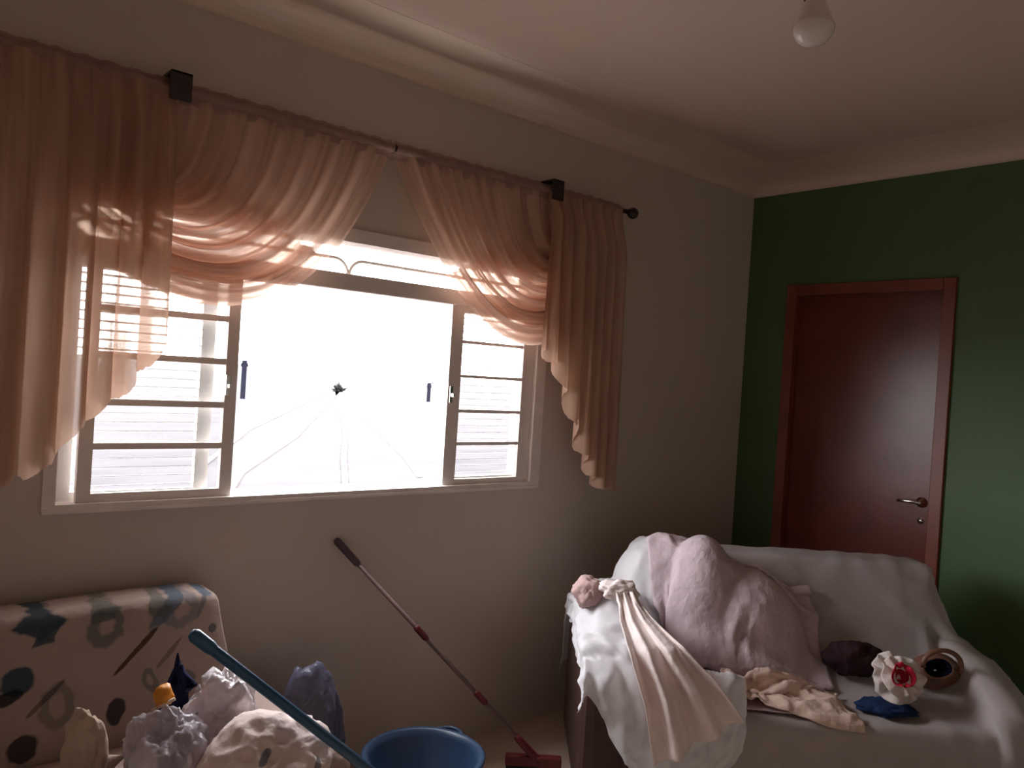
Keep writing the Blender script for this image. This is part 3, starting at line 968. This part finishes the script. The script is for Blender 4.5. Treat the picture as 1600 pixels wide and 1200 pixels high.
# peach cloth on the front of the seat
SS, TT = np.meshgrid(np.linspace(0.82, 1.24, 60), np.linspace(2.765, 2.98, 40), indexing='ij')
h, _, _ = hf.sample(SS, np.maximum(TT, 2.74))
SS = SS + 0.06 * (TT - 2.8) + 0.02 * np.sin(TT * 21); TT = TT + 0.03 * np.sin(SS * 9) + 0.10 * (SS - 1.04) * 0
PE = np.stack([SS, TT, np.maximum(h, .43) + .03 + 0.02 * np.sin(SS * 23 + TT * 17) ** 2], -1)
PE = simulate(PE, hf, excess=1.06, steps=40, seed=31, jitter=0.010, stiff_bend=0.15)
PE = crinkle(relax(PE, 3), 0.022, 9.0, 7) + np.array([0, 0, .008])
PE = pushout(PE, hf, 0.012)
tag(gridmesh('peach_cloth', to_world(PE), M['peach'], thick=0.004), 'crumpled peach cloth lying along the front edge of sofa seat', 'cloth')
hf.add(PE)

# cream garment twisted at the top and hanging down over the arm front
nl, nw = 70, 44
ctr = resample([(0.44, 3.02, .80), (0.455, 2.92, .80), (0.485, 2.80, .735), (0.535, 2.69, .68), (0.61, 2.635, .56), (0.675, 2.62, .41)], nl)
wid = np.interp(np.linspace(0, 1, nl), [0, .12, .25, .5, 1], [.13, .075, .08, .17, .27])
lf = np.linspace(0, 1, nl)[:, None]; wf = np.linspace(-.5, .5, nw)[None, :]
S_ = ctr[:, 0][:, None] + wid[:, None] * wf
Z_ = ctr[:, 2][:, None] + wid[:, None] * wf * (0.10 + .55 * sm(.4, 1, lf))
T_ = ctr[:, 1][:, None] + (0.012 + .018 * sm(.1, .7, lf)) * np.sin(wf * 2 * PI * 2.6 + lf * 2.2) + 0.006 * np.sin(wf * 40 + lf * 9) - 0.03 * np.exp(-((lf - .15) / .08) ** 2) * np.cos(wf * 18)
PD = pushout(np.stack([S_, T_ - .045 * sm(.3, .6, lf), Z_], -1), hf, 0.012)
tag(gridmesh('cream_garment', to_world(PD), M['cream'], thick=0.004), 'cream garment hanging in folds over the front of sofa arm', 'garment')

GARMENT = bpy.data.objects['cream_garment']
# ------------------------------------------------------------------ crumpled solids
def lump(name, centre, size, mat, parent=None, seed=0, rough=0.25, freq=3.0, sub=4, rz=0.0, flat=None, tie=None):
    """crumpled closed shape: icosphere pushed about by ridged noise"""
    bm = bmesh.new()
    bmesh.ops.create_icosphere(bm, subdivisions=sub, radius=1.0)
    off = Vector((seed * 7.3, seed * 3.1, seed * 1.7))
    for v in bm.verts:
        n = v.co.normalized()
        a = noise.noise(n * freq * .6 + off)
        b = abs(noise.noise(n * freq * 1.5 + off * 2))
        c = abs(noise.noise(n * freq * 3.3 + off * 3))
        r = 1 + rough * (a * 1.0 - b * 1.0 - c * .35 + .3)
        p = n * r
        if flat is not None and p.z < flat: p.z = flat
        if tie is not None and p.z > tie:
            k = (p.z - tie) / (1.3 - tie)
            q = max(0.3, 1 - 0.75 * k)
            p.x *= q; p.y *= q; p.z = tie + (p.z - tie) * 1.15
        x, y = p.x * size[0], p.y * size[1]
        v.co = Vector((centre[0] + x * math.cos(rz) - y * math.sin(rz), centre[1] + x * math.sin(rz) + y * math.cos(rz), centre[2] + p.z * size[2]))
    return obj(name, bm, mat, parent, smooth=True)
from mathutils.bvhtree import BVHTree
def press(o, others, gap=0.0015, passes=3):
    """soft thing o gives way where it meets the others"""
    trees = []
    for q in others:
        me = q.data
        mw = Matrix.Identity(4)          # all of these carry world-space geometry
        trees.append(BVHTree.FromPolygons([v.co.copy() for v in me.vertices], [tuple(p.vertices) for p in me.polygons]))
    for _ in range(passes):
        for v in o.data.vertices:
            for t in trees:
                c, n, i, d = t.find_nearest(v.co, 0.2)
                if c is not None and (v.co - c).dot(n) < gap:
                    v.co = c + n * gap
    o.data.update()
    return o
def settle(o, clear=0.003):
    """nothing of o below the cloth it lies on"""
    for v in o.data.vertices:
        d = np.array([v.co.x - CAM[0], v.co.y - CAM[1]])
        z = rest(float(d @ RT), float(d @ FW)) + clear
        if v.co.z < z: v.co.z = z
    o.data.update()
    return o
def rest(s, t): return float(hf.sample(np.array([s]), np.array([t]))[0][0])
def stw(s, t, z): return tuple(W3(s, t, z).tolist())
RZ = -YAW

# pink lumps tucked behind the arm sheet
tag(settle(lump('pink_bundle', stw(0.34, 3.05, rest(.34, 3.05) + .032), (.06, .08, .06), M['pink'], seed=3, rz=RZ)), 'dusty pink bundle of cloth tucked on the sofa arm by window wall', 'bundle')
kn = lump('twisted_knot', stw(0.44, 2.95, .795), (.065, .05, .035), M['cream'], seed=41, rough=.45, freq=2.2, rz=RZ + .3)
kn.parent = GARMENT
# things lying on the seat
tag(settle(lump('maroon_bag', stw(1.365, 3.05, rest(1.365, 3.05) + .058), (.115, .065, .068), M['maroon'], seed=5, rough=.18, rz=RZ, flat=-.9)), 'dark maroon crumpled bag lying on the seat of covered sofa', 'bag')
tag(settle(lump('blue_cloth', stw(1.405, 2.85, rest(1.405, 2.85) + .018), (.10, .07, .022), M['blue_cloth'], seed=6, rough=.3, rz=RZ, flat=-.8)), 'small folded blue cloth under the white and crimson rosette', 'cloth')
# rosette: ruffled white ring around a crimson middle, facing the room
ros = empty('cloth_rosette', stw(1.455, 2.90, .47))
tag(ros, 'white frilled cloth rosette with a crimson middle on the sofa seat', 'rosette')
ax_n = Vector((-FW[0] * .85 , -FW[1] * .85, .5)).normalized()
ax_s = Vector((RT[0], RT[1], 0)); ax_u = ax_n.cross(ax_s)
rc = Vector(stw(1.455, 2.88, rest(1.455, 2.85) + .116))
def ring_mesh(name, r0, r1, dep0, dep1, waves, amp, mat, seed, na=96, nr=10, stretch=1.0):
    rng = np.random.default_rng(seed)
    P = np.zeros((na, nr, 3))
    for i in range(na):
        a = 2 * PI * i / (na - 1)
        for j in range(nr):
            q = j / (nr - 1)
            r = (r0 + (r1 - r0) * q) * (1 + .07 * math.sin(3 * a + seed))
            dd = dep0 + (dep1 - dep0) * q + amp * q * math.sin(waves * a + 2 * math.sin(a * 2 + seed)) 
            p = rc + ax_s * (r * math.cos(a)) + ax_u * (r * math.sin(a) * stretch) + ax_n * dd
            P[i, j] = p
    return gridmesh(name, P, mat, ros, thick=0.003)
ring_mesh('frill', .030, .092, .012, .0, 9, .014, M['white_frill'], 1)
ring_mesh('frill', .025, .070, .030, .018, 7, .012, M['white_frill'], 2)
ring_mesh('crimson_middle', .002, .042, -.005, .045, 5, .008, M['red'], 3)
RB = settle(lump('rosette_back', tuple(rc - ax_n * .045 - Vector((0, 0, .01))), (.065, .05, .068), M['white_frill'], seed=9, rough=.2, rz=RZ, sub=3), .012)
RB.parent = ros; RB.matrix_parent_inverse = Matrix.Translation(ros.location).inverted()

# brown handbag lying open
bag = empty('handbag', stw(1.63, 2.955, .44))
tag(bag, 'brown leather handbag lying open beside the covered sofa arm', 'handbag')
bc = Vector(stw(1.63, 2.955, max(rest(1.63, 2.955), rest(1.69, 2.955) - .02) + .086))
def bag_ring(name, r0, r1, d0, d1, mat, st=0.8):
    n_, m_ = 48, 10
    P = np.zeros((n_, m_, 3))
    nn = Vector((-FW[0] * .9 - RT[0] * .3, -FW[1] * .9 - RT[1] * .3, .45)).normalized()
    ss = Vector((RT[0], RT[1], 0)); ss = (ss - nn * ss.dot(nn)).normalized(); uu = nn.cross(ss)
    for i in range(n_):
        a = 2 * PI * i / (n_ - 1)
        for j in range(m_):
            q = j / (m_ - 1)
            r = r0 + (r1 - r0) * q
            P[i, j] = bc + ss * (r * math.cos(a) * 1.12) + uu * (r * math.sin(a) * st * (1 + .1 * math.sin(2 * a))) + nn * (d0 + (d1 - d0) * math.sin(q * PI / 2))
    return gridmesh(name, P, mat, bag, thick=0.006)
bag_ring('bag_body', .044, .080, .045, -.040, M['brown_leather'])
bag_ring('bag_lining', .045, .005, .041, -.02, M['dark_navy'])
pts = []
for k in range(19):
    a = -.4 + k / 18 * (PI + .6)
    pts.append(tuple((bc + Vector((RT[0], RT[1], 0)) * (.070 * math.cos(a)) + Vector((0, 0, 1)) * (.03 + .055 * math.sin(a)) - Vector((FW[0], FW[1], 0)) * .040)))
tubeobj('bag_handle', pts, .009, M['brown_leather'], bag, 8)

# ------------------------------------------------------------------ printed sofa against the window wall
PT = (0.045, 0.075, 0.095)
PG = (0.12, 0.13, 0.12)
PB2 = (0.10, 0.14, 0.19)
PBR = (0.07, 0.03, 0.02)
mot = [(-3.539, .800, .075, .045, .05, 'diamond', PT, .95), (-3.52, .772, .05, .03, .7, 'diamond', PT, .9),
       (-3.375, .775, .050, .060, .1, 'ring', PG, .7), (-3.38, .80, .05, .02, .3, 'oval', PG, .8),
       (-3.20, .80, .070, .022, .75, 'oval', PB2, .8), (-3.165, .79, .055, .05, .2, 'ring', PB2, .5), (-3.225, .805, .035, .03, 0, 'oval', PG, .7),
       (-3.29, .69, .085, .008, .80, 'oval', PBR, .9), (-3.20, .665, .055, .008, .85, 'oval', PBR, .5),
       (-3.590, .655, .045, .038, .4, 'oval', PT, .95), (-3.61, .62, .04, .02, .2, 'oval', (0.02, 0.02, 0.025), .9),
       (-3.491, .575, .045, .06, 0, 'ring', PG, .5), (-3.52, .60, .06, .008, .75, 'oval', PBR, .6),
       (-3.340, .53, .026, .040, -.2, 'oval', (0.025, 0.025, 0.035), .9),
       (-3.085, .835, .028, .018, -.3, 'oval', PB2, .9), (-3.068, .72, .016, .018, 0, 'oval', PT, .7), (-3.10, .80, .008, .05, -.4, 'oval', PB2, .6),
       (-3.571, .48, .04, .035, .6, 'oval', (0.03, 0.025, 0.03), .9), (-3.75, .72, .06, .05, .4, 'diamond', PT, .9), (-3.86, .6, .05, .05, 0, 'ring', PG, .6),
       (-3.15, .58, .035, .03, .5, 'oval', PG, .7), (-3.0, .62, .03, .025, .4, 'oval', PB2, .7), (-3.25, .60, .02, .035, .4, 'ring', PG, .6)]
M['print'] = mat_print('printed_sofa_cover', (0.47, 0.36, 0.31), mot)
M['print2'] = mat_print('printed_bundle', (0.86, 0.72, 0.67), [(-3.215, .655, .022, .010, .3, 'oval', (0.18, 0.2, 0.24), .9), (-3.16, .70, .015, .008, -.3, 'oval', (0.35, .25, .25), .6),
                              (-3.10, .62, .018, .010, .8, 'oval', (0.2, .2, .22), .8)])
psofa = empty('printed_sofa', (-3.75, -0.55, 0))
tag(psofa, 'sofa with beige cover printed with teal leaf motifs below the window', 'sofa')
def soft_slab(name, x0, x1, y0, y1, z0, z1, mat, parent, lean=0.0, flare=0.0, n=26, rnd=.05, wob=.006, seed=0):
    """upholstered rounded slab; lean pushes the top back, flare widens the bottom"""
    bm = bmesh.new()
    bmesh.ops.create_cube(bm, size=2.0)
    bmesh.ops.subdivide_edges(bm, edges=bm.edges[:], cuts=n, use_grid_fill=True)
    hx, hy, hz = (x1 - x0) / 2, (y1 - y0) / 2, (z1 - z0) / 2
    for v in bm.verts:
        p = Vector((v.co.x * hx, v.co.y * hy, v.co.z * hz))
        c = Vector((max(-hx + rnd, min(hx - rnd, p.x)), max(-hy + rnd, min(hy - rnd, p.y)), max(-hz + rnd, min(hz - rnd, p.z))))
        d = p - c
        if d.length > 1e-6: p = c + d.normalized() * rnd
        kz = (p.z + hz) / (2 * hz)
        w = wob * noise.noise(Vector((p.x * 5 + seed, p.y * 5, p.z * 5)))
        p.y += lean * kz + w
        p.z += w * .8
        p.x += flare * max(0.0, 1 - kz) ** 1.3 * (1 if p.x > 0 else 0)
        v.co = Vector(((x0 + x1) / 2 + p.x, (y0 + y1) / 2 + p.y, (z0 + z1) / 2 + p.z))
    return obj(name, bm, mat, parent, smooth=True)
soft_slab('backrest', -4.55, -3.045, -0.26, -0.09, 0.25, 0.828, M['print'], psofa, lean=.06, flare=0.15, seed=1, rnd=.035)
soft_slab('base', -4.56, -2.90, -0.86, -0.10, 0.02, 0.33, M['print'], psofa, seed=2)
soft_slab('seat_cushion', -4.38, -3.08, -0.88, -0.24, 0.32, 0.445, M['print'], psofa, seed=3)
soft_slab('armrest', -3.075, -2.895, -0.84, -0.12, 0.05, 0.555, M['print'], psofa, seed=4, rnd=.07)
soft_slab('armrest', -4.57, -4.385, -0.84, -0.12, 0.05, 0.555, M['print'], psofa, seed=5, rnd=.07)

# heap of things on that sofa, each giving way to the ones laid before it
SP = [o for o in bpy.data.objects if o.parent is psofa]
bund = press(lump('printed_bundle', (-3.165, -0.86, .585), (.165, .135, .13), M['print2'], seed=11, rough=.24, freq=1.7, rz=.4, flat=-.95, sub=5), SP)
tag(bund, 'cream printed cloth bundle heaped on the end of printed sofa', 'bundle')
pbag = press(lump('plastic_bag', (-3.345, -0.70, .575), (.085, .115, .125), M['film'], seed=13, rough=.34, freq=2.8, rz=.2, flat=-1.0, sub=5), SP + [bund])
tag(pbag, 'crumpled clear plastic bag on printed sofa beside cream bundle', 'plastic bag')
wbag = press(lump('plastic_bag', (-3.185, -0.635, .605), (.10, .085, .135), M['film_w'], seed=17, rough=.36, freq=2.8, rz=.8, flat=-1.15, sub=5), SP + [bund, pbag])
tag(wbag, 'crumpled white plastic bag under the turquoise broom handle', 'plastic bag')
navy = press(lump('navy_cloth', (-3.285, -0.555, .60), (.035, .05, .15), M['navy_cloth'], seed=19, rough=.3, rz=.3, tie=.2, flat=-1.05), SP + [pbag, wbag])
tag(navy, 'navy cloth standing up between plastic bags and sofa back', 'cloth')
pk = empty('orange_packet', (-3.345, -0.64, .68))
tag(pk, 'small orange packet with a pale stick on the plastic bag', 'packet')
ptop = max(v.co.z for v in pbag.data.vertices if (v.co.x + 3.345) ** 2 + (v.co.y + .64) ** 2 < .02 ** 2)
pkt = press(lump('packet', (-3.345, -0.64, ptop + .022), (.022, .022, .026), M['orange'], seed=23, rough=.3, sub=3), [pbag])
pkt.parent = pk; pkt.matrix_parent_inverse = Matrix.Translation(pk.location).inverted()
tubeobj('stick', [(-3.375, -0.65, ptop - .004), (-3.325, -0.665, ptop + .020)], .0045, M['stick'], pk, 8)
beig = press(lump('beige_cloth', (-3.50, -0.58, .565), (.042, .06, .125), M['beige'], seed=29, rough=.3, freq=1.6, rz=.3, flat=-1.0), SP + [pbag])
tag(beig, 'pointed beige cloth standing on the printed sofa seat', 'cloth')
M['floral'] = mat_print('floral_cloth', (0.30, 0.20, 0.15), [(-3.59, .56, .03, .012, .6, 'oval', (.62, .5, .42), .9), (-3.62, .55, .04, .03, .2, 'oval', (.05, .11, .05), .9),
                        (-3.42, .56, .04, .014, .6, 'oval', (.75, .5, .36), .95), (-3.36, .565, .03, .03, .2, 'oval', (.08, .16, .05), .9), (-3.46, .53, .03, .03, .5, 'oval', (.03, .05, .08), .9)])
flor = press(lump('floral_cloth', (-3.61, -0.79, .505), (.17, .075, .085), M['floral'], seed=31, rough=.3, rz=-.2, flat=-.68), SP + [bund, pbag, wbag, beig])
tag(flor, 'dark floral cloth lying along the front of printed sofa seat', 'cloth')

# ------------------------------------------------------------------ turquoise broom leaning across the heap
def pix_ray(x, y):
    r2 = np.array(_r2); u2 = np.array(_u2); f2 = np.array(_f)
    return f2 + r2 * (x - 800) / FPX - u2 * (y - 600) / FPX
broom = empty('broom', (-2.56, -1.09, 0))
tag(broom, 'broom with thick turquoise handle leaning on the heaped printed sofa', 'broom')
b0, b1 = Vector((-3.376, -0.897, 0.949)), Vector((-2.42, -1.10, 0.085))
d = (b1 - b0).normalized()
tubeobj('handle', [b0 + d * .006, b0 + d * .03, b0 + d * .04, b1], [.0135, .0135, .0125, .0125], M['blue_pole'], broom, 16)
bm = bmesh.new(); lathe(bm, [(0, -.004), (.010, -.003), (.0155, .006), (.0155, .05), (.0135, .06)], tuple(b0), tuple(d), 18)
obj('handle_cap', bm, M['blue_pole'], broom, smooth=True)
bm = bmesh.new(); box(bm, b1.x - .14, b1.x + .14, b1.y - .025, b1.y + .025, .06, .10, .01)
obj('broom_head', bm, M['blue_pole'], broom)
bm = bmesh.new()
for i in range(22):
    for j in range(4):
        x = b1.x - .13 + i * .0124; y = b1.y - .018 + j * .012
        tube(bm, [(x, y, .065), (x + random.uniform(-.008, .008) + (i - 10.5) * .002, y + (j - 1.5) * .006, 0.0)], [.004, .003], 5)
br = obj('bristles', bm, M['dark_navy'], broom)
br['kind'] = 'stuff'

# ------------------------------------------------------------------ bag of rubbish, basin, mop
tag(press(lump('rubbish_bag', (-2.760, -0.27, .265), (.125, .12, .29), M['greybag'], seed=37, rough=.22, freq=1.4, flat=-.91, sub=5), SP), 'blue grey plastic bag standing on the floor beside printed sofa', 'plastic bag')

bas = empty('basin', (-2.44, -0.49, 0))
tag(bas, 'round blue plastic basin with dark inside on the floor below the window', 'basin')
bm = bmesh.new()
lathe(bm, [(0, .004), (.140, .004), (.148, .012), (.188, .265), (.196, .272), (.206, .270), (.207, .278), (.200, .283), (.186, .278), (.176, .26), (.136, .018), (0, .014)], (-2.44, -0.49, 0), (0, 0, 1), 48)
obj('basin_body', bm, M['bucket'], bas, smooth=True)
for a in (.5, .5 + PI):
    pts = []
    for k in range(9):
        q = (k / 8 - .5) * .5
        rr_ = .205 + .03 * math.cos(q / .25 * PI / 2)
        pts.append((-2.44 + rr_ * math.cos(a + q), -.49 + rr_ * math.sin(a + q), .273))
    tubeobj('basin_handle', pts, .007, M['bucket'], bas, 8)
mop = empty('squeegee_mop', (-1.835, -0.415, 0))
tag(mop, 'thin floor squeegee with red joints leaning against the cream wall', 'squeegee')
m0, m1 = Vector((-2.557, -0.014, 0.914)), Vector((-1.835, -0.415, 0.065))
d = (m1 - m0).normalized(); Lm = (m1 - m0).length
tubeobj('handle', [m0 + d * .02, m1], .0085, M['mop_steel'], mop, 12)
tubeobj('grip', [m0, m0 + d * .01, m0 + d * .12, m0 + d * .13], [.008, .014, .014, .010], M['mop_grip'], mop, 14)
for q in (.405, .70):
    tubeobj('joint_ring', [m0 + d * (Lm * q - .03), m0 + d * (Lm * q - .02), m0 + d * (Lm * q + .03), m0 + d * (Lm * q + .04)], [.009, .0125, .0125, .009], M['mop_red'], mop, 14)
tubeobj('socket', [m0 + d * (Lm - .14), m0 + d * (Lm - .12), m0 + d * (Lm - .02), m0 + d * Lm], [.010, .014, .016, .02], M['mop_red'], mop, 14)
bm = bmesh.new()
hd = Vector((.76, -.65, 0)).normalized()
for a, b, c_, e, mt in ((-.13, .09, .045, .085, 0),):
    box(bm, a, b, -.018, .018, c_, e, .006)
for v in bm.verts:
    n_ = Vector((-hd.y, hd.x, 0))
    v.co = Vector((m1.x, m1.y, 0)) + hd * v.co.x + n_ * v.co.y + Vector((0, 0, v.co.z))
obj('squeegee_head', bm, M['mop_red'], mop)
bm = bmesh.new(); box(bm, -.125, .085, -.004, .004, 0.0, .05)
for v in bm.verts:
    n_ = Vector((-hd.y, hd.x, 0))
    v.co = Vector((m1.x, m1.y, 0)) + hd * v.co.x + n_ * v.co.y + Vector((0, 0, v.co.z))
obj('rubber_blade', bm, M['rubber'], mop)
